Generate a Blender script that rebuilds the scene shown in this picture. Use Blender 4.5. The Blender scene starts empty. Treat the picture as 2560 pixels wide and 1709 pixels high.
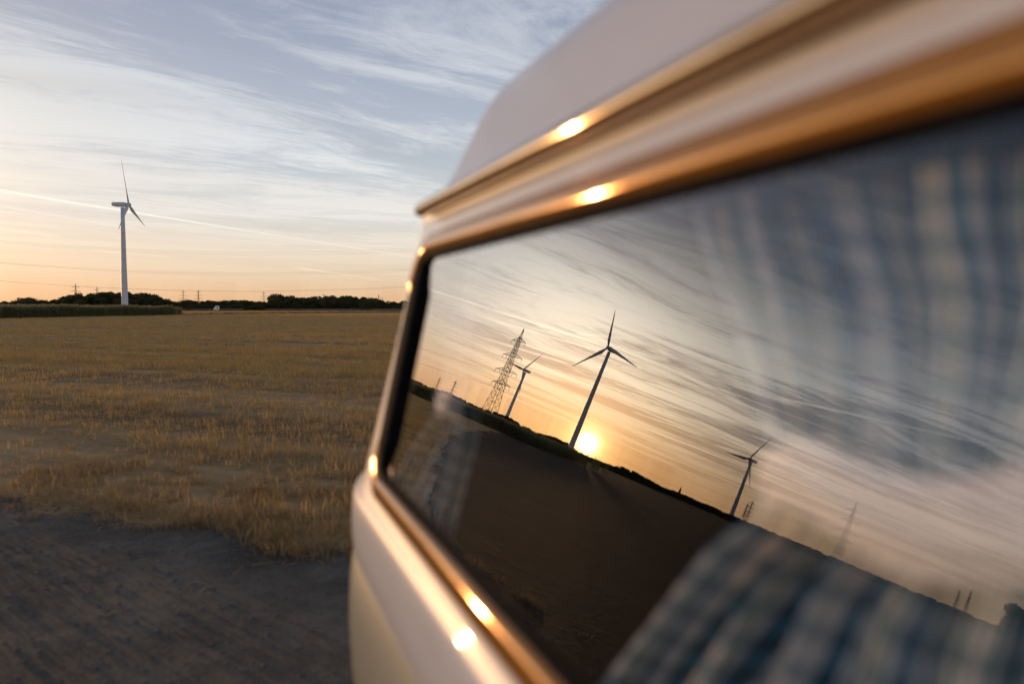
import bpy, bmesh, math, random
import numpy as np
from mathutils import Vector, Matrix
R = math.radians
random.seed(7)
rng = np.random.default_rng(7)
scene = bpy.context.scene
col = scene.collection

# ------------------------------------------------------------------ camera
CAM_H = 1.5
cam_data = bpy.data.cameras.new("camera")
cam = bpy.data.objects.new("camera", cam_data)
col.objects.link(cam)
cam_data.lens = 26.0
cam_data.sensor_width = 36.0
cam_data.clip_start = 0.02
cam_data.clip_end = 20000
cam.location = (0, 0, CAM_H)
cam.rotation_euler = (R(90 - 2.586), 0, 0)
cam_data.dof.use_dof = True
cam_data.dof.focus_distance = 260.0
cam_data.dof.aperture_fstop = 1.5
scene.camera = cam

# ------------------------------------------------------------------ sun, exposure
SUN_AZ, SUN_EL = R(-49.6), R(1.15)
SUN_DIR = Vector((math.sin(SUN_AZ) * math.cos(SUN_EL), math.cos(SUN_AZ) * math.cos(SUN_EL), math.sin(SUN_EL)))
sd = bpy.data.lights.new("sun", 'SUN')
sd.energy = 1.7
sd.angle = R(0.55)
sd.color = (1.0, 0.55, 0.24)
sun = bpy.data.objects.new("sun", sd)
col.objects.link(sun)
sun.rotation_euler = SUN_DIR.to_track_quat('Z', 'Y').to_euler()
sun.location = (0, 0, 30)
vs = scene.view_settings
vs.view_transform = 'Standard'
vs.look = 'None'
vs.exposure = 0.0
vs.gamma = 1.0
vs.use_curve_mapping = False
cy = scene.cycles
cy.use_denoising = True
try:
    cy.denoiser = 'OPENIMAGEDENOISE'
    cy.denoising_input_passes = 'RGB_ALBEDO_NORMAL'
except Exception:
    pass
cy.max_bounces = 10
cy.diffuse_bounces = 3
cy.glossy_bounces = 5
cy.transparent_max_bounces = 24
cy.transmission_bounces = 4
cy.sample_clamp_indirect = 12.0
cy.caustics_reflective = False
cy.caustics_refractive = False


# ------------------------------------------------------------------ node helper
class NT:
    def __init__(self, tree):
        self.t = tree
        self.t.nodes.clear()

    def n(self, typ, ins=None, **props):
        nd = self.t.nodes.new(typ)
        for k, v in props.items():
            setattr(nd, k, v)
        for k, v in (ins or {}).items():
            self.put(nd.inputs[k], v)
        return nd

    def put(self, sock, v):
        if isinstance(v, bpy.types.NodeSocket):
            self.t.links.new(v, sock)
        elif isinstance(v, bpy.types.Node):
            self.t.links.new(v.outputs[0], sock)
        else:
            if hasattr(sock, 'default_value'):
                dv = sock.default_value
                if hasattr(dv, '__len__') and len(dv) == 4 and len(v) == 3:
                    v = (*v, 1.0)
            sock.default_value = v

    def math(self, op, a, b=0.0, c=None, clamp=False):
        ins = {0: a, 1: b}
        if c is not None:
            ins[2] = c
        return self.n('ShaderNodeMath', ins, operation=op, use_clamp=clamp).outputs[0]

    def vmath(self, op, a, b=None):
        nd = self.n('ShaderNodeVectorMath', {0: a} if b is None else {0: a, 1: b}, operation=op)
        return nd.outputs['Value'] if op in ('DOT_PRODUCT', 'LENGTH', 'DISTANCE') else nd.outputs[0]

    def mix(self, fac, a, b, blend='MIX'):
        nd = self.n('ShaderNodeMix', data_type='RGBA', blend_type=blend)
        self.put(nd.inputs[0], fac)
        self.put(nd.inputs[6], a)
        self.put(nd.inputs[7], b)
        return nd.outputs[2]

    def ramp(self, fac, stops, interp='LINEAR'):
        nd = self.n('ShaderNodeValToRGB', {0: fac})
        cr = nd.color_ramp
        cr.interpolation = interp
        while len(cr.elements) > 1:
            cr.elements.remove(cr.elements[-1])
        cr.elements[0].position = stops[0][0]
        cr.elements[0].color = (*stops[0][1], 1)
        for p, c in stops[1:]:
            e = cr.elements.new(p)
            e.color = (*c, 1)
        return nd.outputs[0]

    def smooth(self, v, lo, hi, a=0.0, b=1.0):
        return self.n('ShaderNodeMapRange', {0: v, 1: lo, 2: hi, 3: a, 4: b}, interpolation_type='SMOOTHSTEP').outputs[0]

    def noise(self, vec, scale, detail=4.0, rough=0.55, dist=0.0):
        return self.n('ShaderNodeTexNoise', {'Vector': vec, 'Scale': scale, 'Detail': detail, 'Roughness': rough, 'Distortion': dist}).outputs[0]

    def scale(self, v, f):
        nd = self.n('ShaderNodeVectorMath', {0: v}, operation='SCALE')
        self.put(nd.inputs['Scale'], f)
        return nd.outputs[0]


# ------------------------------------------------------------------ world: evening sky with cirrus and contrails
def build_world():
    w = bpy.data.worlds.new("World")
    scene.world = w
    w.use_nodes = True
    N = NT(w.node_tree)
    d = N.vmath('NORMALIZE', N.n('ShaderNodeTexCoord').outputs['Generated'])
    sep = N.n('ShaderNodeSeparateXYZ', {0: d})
    x, y, z = sep.outputs
    zc = N.math('MAXIMUM', z, 0.0)
    cosg = N.vmath('DOT_PRODUCT', d, tuple(SUN_DIR))
    cpos = N.math('MAXIMUM', cosg, 0.0)
    # clear air: peach at the horizon, milky above it, grey blue overhead
    warm = N.ramp(zc, [(0.0, (0.75, 0.44, 0.22)), (0.02, (0.75, 0.51, 0.315)), (0.045, (0.74, 0.605, 0.455)), (0.075, (0.72, 0.66, 0.56)), (0.12, (0.62, 0.645, 0.65)),
                       (0.18, (0.49, 0.545, 0.605)), (0.25, (0.40, 0.455, 0.555)), (0.36, (0.285, 0.335, 0.45)), (0.46, (0.19, 0.24, 0.36)), (0.60, (0.15, 0.195, 0.31)), (1.0, (0.13, 0.17, 0.27))])
    cool = N.ramp(zc, [(0.0, (0.45, 0.40, 0.42)), (0.10, (0.50, 0.43, 0.44)), (0.25, (0.40, 0.42, 0.50)), (0.6, (0.20, 0.255, 0.40)), (1.0, (0.13, 0.18, 0.32))])
    side = N.smooth(cosg, -0.35, 0.75)
    base = N.mix(side, cool, warm)
    sky = N.n('ShaderNodeTexSky', sky_type='NISHITA')
    sky.sun_disc = False
    sky.sun_elevation = SUN_EL
    sky.sun_rotation = SUN_AZ
    sky.altitude = 60
    sky.air_density = 1.2
    sky.dust_density = 2.0
    base = N.mix(1.0, base, N.scale(sky.outputs[0], 0.03), 'ADD')
    # forward scattered light round the sun
    for p, c in ((6.0, (0.05, 0.03, 0.01)), (30.0, (0.24, 0.14, 0.045)), (150.0, (1.25, 0.62, 0.12)), (2600.0, (3.6, 2.0, 0.65)), (20000.0, (22.0, 15.0, 8.0))):
        base = N.mix(1.0, base, N.scale(N.n('ShaderNodeCombineXYZ', {0: c[0], 1: c[1], 2: c[2]}).outputs[0], N.math('POWER', cpos, p)), 'ADD')
    # high cloud layer, seen as a plane overhead
    zz = N.math('MAXIMUM', z, 0.035)
    px = N.math('DIVIDE', x, zz)
    py = N.math('DIVIDE', y, zz)
    s2 = 0.70710678
    u = N.math('MULTIPLY', N.math('ADD', px, py), s2)
    v = N.math('MULTIPLY', N.math('SUBTRACT', px, py), s2)
    P = lambda su, sv, off=0.0: N.n('ShaderNodeCombineXYZ', {0: N.math('MULTIPLY', u, su), 1: N.math('MULTIPLY', v, sv), 2: off}).outputs[0]
    warp = N.noise(P(0.35, 0.5, 3.1), 1.0, 2.0)
    vw = N.math('ADD', v, N.math('MULTIPLY', warp, 1.6))
    uw = N.math('ADD', u, N.math('MULTIPLY', warp, 0.9))
    Q = lambda su, sv, off=0.0: N.n('ShaderNodeCombineXYZ', {0: N.math('MULTIPLY', uw, su), 1: N.math('MULTIPLY', vw, sv), 2: off}).outputs[0]
    broad = N.noise(Q(0.20, 0.46, 1.7), 1.0, 3.0, 0.5)
    fil = N.noise(Q(0.55, 1.7, 5.2), 1.0, 8.0, 0.64, 0.7)
    fine = N.noise(Q(2.4, 5.2, 9.4), 1.0, 7.0, 0.68, 0.9)
    dens = N.math('ADD', N.math('MULTIPLY', broad, 0.95), N.math('ADD', N.math('MULTIPLY', fil, 0.80), N.math('MULTIPLY', fine, 0.42)))
    # a thicker bank of cirrus to the west
    hl = N.math('MAXIMUM', N.math('SQRT', N.math('ADD', N.math('MULTIPLY', x, x), N.math('MULTIPLY', y, y))), 0.001)
    bank = N.smooth(N.math('DIVIDE', N.math('ADD', N.math('MULTIPLY', x, -0.906), N.math('MULTIPLY', y, 0.423)), hl), 0.855, 0.97)
    bank = N.math('MULTIPLY', bank, N.smooth(z, 0.34, 0.17))
    dens = N.math('ADD', dens, N.math('MULTIPLY', bank, 0.03))
    cm = N.smooth(dens, 0.96, 1.24)
    fade = N.smooth(z, 0.015, 0.12)
    veil = N.math('MULTIPLY', N.math('ADD', 0.30, N.math('MULTIPLY', fade, N.smooth(z, 0.18, 0.36, 0.68, 0.46))), cm)
    cwarm = N.ramp(zc, [(0.0, (0.95, 0.60, 0.30)), (0.05, (0.92, 0.74, 0.53)), (0.11, (0.88, 0.82, 0.745)), (0.20, (0.79, 0.795, 0.80)), (0.36, (0.62, 0.65, 0.70)), (0.48, (0.38, 0.41, 0.47)), (1.0, (0.22, 0.25, 0.32))])
    glow = N.math('ADD', 1.0, N.math('MULTIPLY', N.math('POWER', cpos, 45.0), 0.75))
    ccol = N.mix(1.0, cwarm, N.mix(N.math('POWER', cpos, 24.0), (0.985, 1.0, 1.02), (1.16, 0.96, 0.68)), 'MULTIPLY')
    ccol = N.scale(ccol, N.math('MULTIPLY', glow, N.math('ADD', 1.0, N.math('MULTIPLY', bank, 1.4))))
    base = N.scale(base, N.math('ADD', 1.0, N.math('MULTIPLY', bank, 0.25)))
    ccol = N.mix(side, N.scale(ccol, 0.72), ccol)
    out = N.mix(veil, base, ccol)
    # darker undersides of the thicker streaks
    dark = N.math('MULTIPLY', N.smooth(N.noise(Q(0.22, 1.1, 14.0), 1.0, 4.0, 0.55, 0.3), 0.53, 0.75), N.math('MULTIPLY', fade, 0.30))
    out = N.mix(dark, out, N.mix(1.0, out, N.mix(N.math('POWER', cpos, 9.0), (0.74, 0.76, 0.81), (0.86, 0.76, 0.64)), 'MULTIPLY'))
    # contrails: straight lines in the same layer (start, end, half width, strength)
    trails = [((-5.05, 4.05), (-1.2, 17.0), 0.060, 1.0, 8.0), ((-5.25, 4.6), (-4.75, 9.6), 0.075, 0.55, 9.5), ((-6.6, 6.3), (-6.35, 10.4), 0.10, 0.6, 10.5),
              ((-4.72, 4.62), (-4.45, 3.85), 0.035, 0.7, 99), ((-5.5, 3.6), (-6.2, 2.45), 0.035, 0.6, 99), ((-5.25, 2.9), (-4.9, 0.9), 0.045, 0.75, 99),
              ((-5.3, 18.0), (-4.6, 26.0), 0.16, 0.55, 99), ((-7.2, 12.6), (-6.7, 14.6), 0.13, 0.5, 99), ((-9.6, 7.6), (-9.9, 4.4), 0.13, 0.5, 99), ((-12.0, 9.0), (-13.0, 4.5), 0.2, 0.5, 99)]
    wob = N.math('MULTIPLY', N.math('SUBTRACT', N.noise(N.n('ShaderNodeCombineXYZ', {0: px, 1: py, 2: 0.0}).outputs[0], 1.3, 3.0), 0.5), 0.16)
    puff = N.smooth(N.noise(N.n('ShaderNodeCombineXYZ', {0: px, 1: py, 2: 7.0}).outputs[0], 5.0, 3.0, 0.6), 0.25, 0.55, 0.45, 1.0)
    for A, B, hw, st, _ in trails:
        L = math.hypot(B[0] - A[0], B[1] - A[1])
        tx, ty = (B[0] - A[0]) / L, (B[1] - A[1]) / L
        ax = N.math('SUBTRACT', px, A[0])
        ay = N.math('SUBTRACT', py, A[1])
        al = N.math('ADD', N.math('MULTIPLY', ax, tx), N.math('MULTIPLY', ay, ty))
        pr = N.math('ABSOLUTE', N.math('ADD', N.math('SUBTRACT', N.math('MULTIPLY', ax, ty), N.math('MULTIPLY', ay, tx)), N.math('MULTIPLY', wob, min(1.0, hw * 10))))
        m = N.math('MULTIPLY', N.smooth(pr, hw * 0.25, hw * 1.5, 1.0, 0.0), N.math('MULTIPLY', N.smooth(al, 0.0, L * 0.06), N.smooth(al, L * 0.25, L * 0.5, 1.0, 0.5)))
        m = N.math('MULTIPLY', m, N.smooth(al, L, L * 1.01, 1.0, 0.0))
        m = N.math('MULTIPLY', N.math('MULTIPLY', m, puff), st * 0.78)
        out = N.mix(m, out, N.scale(ccol, 1.25))
    below = N.smooth(z, -0.02, 0.0)
    out = N.mix(below, (0.10, 0.075, 0.05), out)
    bg = N.n('ShaderNodeBackground', {'Color': out, 'Strength': 1.0})
    N.n('ShaderNodeOutputWorld', {'Surface': bg.outputs[0]})
    w.cycles.sampling_method = 'MANUAL'
    w.cycles.sample_map_resolution = 1024


build_world()


# ------------------------------------------------------------------ materials
def mat(name, fn):
    m = bpy.data.materials.new(name)
    m.use_nodes = True
    N = NT(m.node_tree)
    sh = fn(N)
    disp = None
    if isinstance(sh, tuple):
        sh, disp = sh
    o = N.n('ShaderNodeOutputMaterial')
    N.put(o.inputs['Surface'], sh)
    return m


def principled(N, base, rough=0.5, metal=0.0, coat=0.0, coat_rough=0.05, normal=None, spec=0.5):
    p = N.n('ShaderNodeBsdfPrincipled')
    N.put(p.inputs['Base Color'], base)
    N.put(p.inputs['Roughness'], rough)
    N.put(p.inputs['Metallic'], metal)
    N.put(p.inputs['Coat Weight'], coat)
    N.put(p.inputs['Coat Roughness'], coat_rough)
    N.put(p.inputs['Specular IOR Level'], spec)
    if normal is not None:
        N.put(p.inputs['Normal'], normal)
    return p.outputs[0]


def objco(N):
    return N.n('ShaderNodeTexCoord').outputs['Object']


def noisy(N, base, amt=0.25, scale=3.0, detail=5.0):
    nz = N.noise(objco(N), scale, detail)
    f = N.smooth(nz, 0.3, 0.7, 1.0 - amt, 1.0 + amt)
    return N.scale(N.n('ShaderNodeRGB').outputs[0], f) if False else N.mix(1.0, base, N.n('ShaderNodeCombineXYZ', {0: f, 1: f, 2: f}).outputs[0], 'MULTIPLY')


def bump(N, h, strength, dist):
    return N.n('ShaderNodeBump', {'Height': h, 'Strength': strength, 'Distance': dist}).outputs[0]


def paint(base):
    def fn(N):
        dirt = N.noise(objco(N), 6.0, 6.0, 0.6)
        c = N.mix(N.smooth(dirt, 0.45, 0.8, 0.0, 0.10), base, (0.32, 0.27, 0.20))
        orange = bump(N, N.noise(objco(N), 220.0, 2.0), 0.02, 0.001)
        return principled(N, c, 0.42, 0.0, 0.6, 0.03, orange)
    return fn


M = {}
M['white_paint'] = mat('white_paint', paint((0.78, 0.77, 0.79)))
M['sage_paint'] = mat('sage_paint', paint((0.42, 0.40, 0.31)))
M['roof_paint'] = mat('roof_paint', paint((0.74, 0.70, 0.67)))


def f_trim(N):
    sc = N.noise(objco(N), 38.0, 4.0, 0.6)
    c = N.mix(N.smooth(sc, 0.45, 0.75, 0.0, 0.45), (0.50, 0.215, 0.034), (0.34, 0.135, 0.02))  # amber base colour stands in for the sunset mirrored by chrome
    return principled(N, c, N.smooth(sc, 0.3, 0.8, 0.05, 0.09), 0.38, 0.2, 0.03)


def f_gutter(N):
    sc = N.noise(objco(N), 20.0, 4.0, 0.6)
    return principled(N, N.mix(N.smooth(sc, 0.4, 0.8), (0.62, 0.43, 0.24), (0.50, 0.33, 0.17)), N.smooth(sc, 0.3, 0.8, 0.045, 0.075), 0.6, 0.3)


M['trim'] = mat('sunset_tint_trim', f_trim)
M['gutter'] = mat('champagne_metal', f_gutter)
M['rubber'] = mat('black_rubber', lambda N: principled(N, noisy(N, (0.010, 0.010, 0.011), 0.3, 30), 0.75, spec=0.04))
M['lining'] = mat('dark_lining', lambda N: principled(N, noisy(N, (0.012, 0.010, 0.008), 0.3, 12), 0.9, spec=0.05))
M['tyre'] = mat('tyre_rubber', lambda N: principled(N, noisy(N, (0.02, 0.02, 0.02), 0.4, 20), 0.85))
M['hubcap'] = mat('hubcap_metal', lambda N: principled(N, noisy(N, (0.6, 0.58, 0.55), 0.1, 20), 0.3, 1.0))


def f_glass(N):
    # one pane stands for both of its faces: R_total = 2R / (1 + R); low exponent added to boost the reflection
    geo = N.n('ShaderNodeNewGeometry')
    c = N.math('ABSOLUTE', N.vmath('DOT_PRODUCT', geo.outputs['Normal'], geo.outputs['Incoming']))
    fr = N.math('ADD', 0.04, N.math('MULTIPLY', 0.96, N.math('POWER', N.math('SUBTRACT', 1.0, c, clamp=True), 2.95)))
    rt = N.math('DIVIDE', N.math('MULTIPLY', fr, 2.0), N.math('ADD', fr, 1.0))
    g = N.n('ShaderNodeBsdfGlossy', {'Color': (0.97, 0.96, 0.95), 'Roughness': 0.0}).outputs[0]
    t = N.n('ShaderNodeBsdfTransparent', {'Color': (0.98, 0.985, 0.985)}).outputs[0]
    clean = N.n('ShaderNodeMixShader', {0: rt, 1: t, 2: g}).outputs[0]
    co = objco(N)
    dust = N.math('MULTIPLY', N.smooth(N.noise(co, 5.0, 6.0, 0.7), 0.42, 0.75), N.smooth(N.noise(co, 260.0, 3.0, 0.7), 0.45, 0.7, 0.2, 1.0))
    dd = N.n('ShaderNodeBsdfDiffuse', {'Color': (0.45, 0.40, 0.34)}).outputs[0]
    return N.n('ShaderNodeMixShader', {0: N.math('MULTIPLY', dust, 0.035), 1: clean, 2: dd}).outputs[0]


M['glass'] = mat('window_glass', f_glass)
M['glass_in'] = mat('window_glass_inner', lambda N: N.n('ShaderNodeBsdfTransparent', {'Color': (0.985, 0.99, 0.99)}).outputs[0])


def f_gingham(N):
    uv = N.n('ShaderNodeTexCoord').outputs['UV']
    s = N.n('ShaderNodeSeparateXYZ', {0: uv})
    P = 0.050

    def stripe(c, ph=0.0):
        fr = N.math('FRACT', N.math('DIVIDE', N.math('ADD', c, ph), P if ph == 0.0 else 0.034))
        return N.smooth(N.math('ABSOLUTE', N.math('SUBTRACT', fr, 0.5)), 0.27, 0.30)
    a, b = stripe(s.outputs[0]), stripe(s.outputs[1], 0.001)
    both = N.math('MULTIPLY', a, b)
    any_ = N.math('MAXIMUM', a, b)
    # a thin green line runs through every second check
    g = N.smooth(N.math('ABSOLUTE', N.math('SUBTRACT', N.math('FRACT', N.math('DIVIDE', s.outputs[0], P * 2)), 0.27)), 0.03, 0.06, 1.0, 0.0)
    c = N.mix(b, (0.94, 0.85, 0.79), (0.50, 0.55, 0.58))
    c = N.mix(a, c, (0.03, 0.20, 0.34))
    c = N.mix(both, c, (0.008, 0.085, 0.15))
    c = N.mix(N.math('MULTIPLY', g, 0.75), c, (0.03, 0.22, 0.17))
    weave = N.noise(uv, 900.0, 2.0)
    nrm = bump(N, weave, 0.25, 0.0006)
    dif = N.n('ShaderNodeBsdfDiffuse', {'Color': c, 'Normal': nrm}).outputs[0]
    tr = N.n('ShaderNodeBsdfTranslucent', {'Color': c}).outputs[0]
    return N.n('ShaderNodeMixShader', {0: 0.35, 1: dif, 2: tr}).outputs[0]


M['gingham'] = mat('gingham_cloth', f_gingham)
M['ribbon'] = mat('pale_ribbon', lambda N: principled(N, noisy(N, (0.72, 0.63, 0.58), 0.08, 60), 0.85, spec=0.2))


def f_ground(N):
    co = N.n('ShaderNodeNewGeometry').outputs['Position']
    s = N.n('ShaderNodeSeparateXYZ', {0: co})
    # harvest rows run from lower right to upper left
    a = R(24)
    ru = N.math('ADD', N.math('MULTIPLY', s.outputs[0], math.cos(a)), N.math('MULTIPLY', s.outputs[1], -math.sin(a)))
    rv = N.math('ADD', N.math('MULTIPLY', s.outputs[0], math.sin(a)), N.math('MULTIPLY', s.outputs[1], math.cos(a)))
    V = lambda su, sv: N.n('ShaderNodeCombineXYZ', {0: N.math('MULTIPLY', ru, su), 1: N.math('MULTIPLY', rv, sv), 2: 0.0}).outputs[0]
    rows = N.noise(V(0.03, 0.75), 1.0, 4.0, 0.6, 0.4)
    big = N.noise(co, 0.035, 4.0, 0.6)
    fine = N.noise(co, 9.0, 6.0, 0.7)
    mid = N.noise(V(0.5, 2.2), 1.0, 6.0, 0.7)
    c = N.ramp(N.math('ADD', N.math('MULTIPLY', rows, 0.5), N.math('ADD', N.math('MULTIPLY', fine, 0.25), N.math('MULTIPLY', mid, 0.25))),
               [(0.30, (0.10, 0.066, 0.032)), (0.46, (0.30, 0.19, 0.09)), (0.60, (0.52, 0.345, 0.168)), (0.75, (0.59, 0.405, 0.21))])
    c = N.mix(N.smooth(big, 0.35, 0.7, 0.0, 0.45), c, N.mix(1.0, c, (0.66, 0.70, 0.60), 'MULTIPLY'))
    return principled(N, c, 0.95, spec=0.1, normal=bump(N, N.math('ADD', fine, mid), 0.9, 0.08))


M['field'] = mat('stubble_soil', f_ground)


def f_farfield(N):
    co = N.n('ShaderNodeNewGeometry').outputs['Position']
    c = N.ramp(N.noise(co, 0.12, 6.0, 0.65), [(0.3, (0.50, 0.29, 0.115)), (0.7, (0.68, 0.42, 0.18))])
    return principled(N, c, 0.95, spec=0.1)


def f_backlit_soil(N):
    co = N.n('ShaderNodeNewGeometry').outputs['Position']
    f = N.math('ADD', N.math('MULTIPLY', N.noise(co, 0.6, 5.0, 0.65), 0.6), N.math('MULTIPLY', N.noise(co, 7.0, 5.0, 0.7), 0.4))
    c = N.ramp(f, [(0.35, (0.014, 0.010, 0.006)), (0.55, (0.038, 0.026, 0.014)), (0.75, (0.085, 0.056, 0.027))])  # soil colours darkened for the field seen against the sun
    return principled(N, c, 0.95, spec=0.1, normal=bump(N, f, 1.0, 0.12))


M['backlit_soil'] = mat('backlit_soil_dark', f_backlit_soil)
M['far_field'] = mat('pale_straw', f_farfield)


def f_dirt(N):
    co = N.n('ShaderNodeNewGeometry').outputs['Position']
    big = N.noise(co, 0.9, 5.0, 0.6, 0.6)
    med = N.noise(co, 6.0, 6.0, 0.65)
    fin = N.noise(co, 55.0, 5.0, 0.7)
    f = N.math('ADD', N.math('MULTIPLY', big, 0.50), N.math('ADD', N.math('MULTIPLY', med, 0.28), N.math('MULTIPLY', fin, 0.26)))
    c = N.ramp(f, [(0.36, (0.044, 0.036, 0.026)), (0.47, (0.096, 0.078, 0.058)), (0.58, (0.175, 0.143, 0.107)), (0.70, (0.26, 0.215, 0.162))])
    h = N.math('ADD', N.math('MULTIPLY', med, 1.0), N.math('MULTIPLY', fin, 0.35))
    return principled(N, c, 0.9, spec=0.25, normal=bump(N, h, 1.0, 0.09))


M['dirt'] = mat('packed_dirt', f_dirt)


def leafy(base, tip, trans=0.35, scale=1.0):
    def fn(N):
        rnd = N.n('ShaderNodeObjectInfo').outputs['Random']
        c = N.mix(N.noise(N.n('ShaderNodeNewGeometry').outputs['Position'], scale, 3.0), base, tip)
        c = N.mix(N.math('MULTIPLY', rnd, 0.6), c, N.mix(1.0, c, (0.55, 0.6, 0.6), 'MULTIPLY'))
        d = N.n('ShaderNodeBsdfDiffuse', {'Color': c}).outputs[0]
        t = N.n('ShaderNodeBsdfTranslucent', {'Color': c}).outputs[0]
        return N.n('ShaderNodeMixShader', {0: trans, 1: d, 2: t}).outputs[0]
    return fn


M['straw'] = mat('dry_straw', leafy((0.44, 0.25, 0.09), (0.86, 0.555, 0.225), 0.5, 2.5))
M['dry_grass'] = mat('dry_grass', leafy((0.24, 0.155, 0.07), (0.58, 0.39, 0.19), 0.45, 1.6))
M['maize'] = mat('maize_leaf', leafy((0.24, 0.26, 0.12), (0.42, 0.38, 0.19), 0.5, 0.6))
M['tassel'] = mat('maize_tassel', leafy((0.36, 0.27, 0.14), (0.52, 0.38, 0.2), 0.3, 0.6))
M['leaf'] = mat('tree_leaf', leafy((0.06, 0.062, 0.028), (0.15, 0.13, 0.06), 0.3, 0.15))
M['bark'] = mat('bark', lambda N: principled(N, noisy(N, (0.045, 0.035, 0.025), 0.4, 3), 0.9))
M['turbine'] = mat('turbine_white', lambda N: principled(N, noisy(N, (0.60, 0.61, 0.63), 0.06, 0.6), 0.45, spec=0.4))
M['blade'] = mat('blade_white', lambda N: principled(N, noisy(N, (0.56, 0.55, 0.56), 0.06, 0.4), 0.4, spec=0.4))
M['seam'] = mat('seam_grey', lambda N: principled(N, noisy(N, (0.25, 0.26, 0.27), 0.1, 1), 0.6))
M['steel'] = mat('galvanised_steel', lambda N: principled(N, noisy(N, (0.055, 0.05, 0.046), 0.2, 1), 0.8, 0.0, spec=0.2))
M['wire'] = mat('conductor', lambda N: principled(N, noisy(N, (0.10, 0.09, 0.085), 0.2, 1), 0.6))
M['white_board'] = mat('white_board', lambda N: principled(N, noisy(N, (0.78, 0.78, 0.80), 0.05, 1), 0.5))
M['dark_panel'] = mat('dark_panel', lambda N: principled(N, noisy(N, (0.05, 0.05, 0.055), 0.2, 1), 0.5))
M['slate'] = mat('slate', lambda N: principled(N, noisy(N, (0.04, 0.04, 0.045), 0.2, 1), 0.6))
M['stone'] = mat('church_stone', lambda N: principled(N, noisy(N, (0.20, 0.17, 0.14), 0.2, 1), 0.9))
M['pebble'] = mat('pebble', lambda N: principled(N, noisy(N, (0.085, 0.08, 0.074), 0.5, 9), 0.85))


# ------------------------------------------------------------------ mesh helpers
def link(o, parent=None):
    col.objects.link(o)
    if parent is not None:
        o.parent = parent
    return o


def tag(o, label, cat, group=None):
    o['label'] = label
    o['category'] = cat
    if group:
        o['group'] = group
    return o


def mesh_obj(name, verts, faces, material, parent=None, smooth=False, mats=None, fmat=None):
    me = bpy.data.meshes.new(name)
    me.from_pydata([tuple(v) for v in verts], [], [tuple(f) for f in faces])
    for m in (mats or [material]):
        me.materials.append(m)
    if fmat is not None:
        me.polygons.foreach_set('material_index', fmat)
    if smooth:
        me.polygons.foreach_set('use_smooth', [True] * len(me.polygons))
    me.update()
    return link(bpy.data.objects.new(name, me), parent)


def empty(name, loc=(0, 0, 0), rz=0.0):
    o = bpy.data.objects.new(name, None)
    o.location = loc
    o.rotation_euler = (0, 0, rz)
    o.empty_display_size = 0.2
    col.objects.link(o)
    return o


def copy_tree(o, parent=None):
    c = o.copy()
    col.objects.link(c)
    c.parent = parent
    for ch in list(o.children):
        copy_tree(ch, c)
    return c


class MB:
    def __init__(self):
        self.v, self.f = [], []

    def add(self, vs_, fs):
        b = len(self.v)
        self.v += [tuple(p) for p in vs_]
        self.f += [tuple(b + i for i in f) for f in fs]

    def box(self, c, s, rot=None):
        vs_ = []
        for i in (-1, 1):
            for j in (-1, 1):
                for k in (-1, 1):
                    p = Vector((i * s[0] / 2, j * s[1] / 2, k * s[2] / 2))
                    if rot is not None:
                        p = rot @ p
                    vs_.append(p + Vector(c))
        self.add(vs_, [(0, 1, 3, 2), (4, 6, 7, 5), (0, 4, 5, 1), (2, 3, 7, 6), (0, 2, 6, 4), (1, 5, 7, 3)])

    def bar(self, a, b, r, n=4, r2=None):
        a, b = Vector(a), Vector(b)
        d = (b - a)
        if d.length < 1e-6:
            return
        d.normalize()
        up = Vector((0, 0, 1)) if abs(d.z) < 0.95 else Vector((1, 0, 0))
        x = d.cross(up).normalized()
        y = d.cross(x)
        r2 = r if r2 is None else r2
        vs_ = []
        for p, rr in ((a, r), (b, r2)):
            for i in range(n):
                t = 2 * math.pi * i / n + math.pi / n
                vs_.append(p + x * math.cos(t) * rr + y * math.sin(t) * rr)
        fs = [(i, (i + 1) % n, n + (i + 1) % n, n + i) for i in range(n)]
        fs += [tuple(range(n - 1, -1, -1)), tuple(range(n, 2 * n))]
        self.add(vs_, fs)

    def lathe(self, prof, n=24, center=(0, 0, 0)):
        cx, cyy, cz = center
        vs_ = []
        for r, z in prof:
            for i in range(n):
                t = 2 * math.pi * i / n
                vs_.append((cx + r * math.cos(t), cyy + r * math.sin(t), cz + z))
        fs = []
        for k in range(len(prof) - 1):
            for i in range(n):
                j = (i + 1) % n
                fs.append((k * n + i, k * n + j, (k + 1) * n + j, (k + 1) * n + i))
        fs.append(tuple(range(n - 1, -1, -1)))
        fs.append(tuple(range((len(prof) - 1) * n, len(prof) * n)))
        self.add(vs_, fs)

    def build(self, name, m, parent=None, smooth=False):
        return mesh_obj(name, self.v, self.f, m, parent, smooth)


def at(az, dist, z=0.0):
    return Vector((math.sin(R(az)) * dist, math.cos(R(az)) * dist, z))


# ------------------------------------------------------------------ ground, yard, far field
def kind(o, k):
    o['kind'] = k
    return o


def grid_sheet(name, pts, z, m):
    return mesh_obj(name, [(p[0], p[1], z) for p in pts], [tuple(range(len(pts)))], m)


g = mesh_obj('ground', [(-7000, -3000, 0), (7000, -3000, 0), (7000, 9000, 0), (-7000, 9000, 0)], [(0, 1, 2, 3)], M['field'])
kind(g, 'structure')
EDGE = [(-60.0, -44.0), (-34.0, -26.0), (-18.0, -15.0), (-8.0, -7.0), (-6.0, -2.6), (-5.0, 0.6), (-4.55, 3.6), (-4.35, 5.2), (-4.08, 5.83), (-2.69, 5.16), (-1.64, 4.77), (-0.6, 4.33), (2.0, 3.5), (6.0, 2.0), (14.0, -2.5), (40.0, -15.0)]


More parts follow.
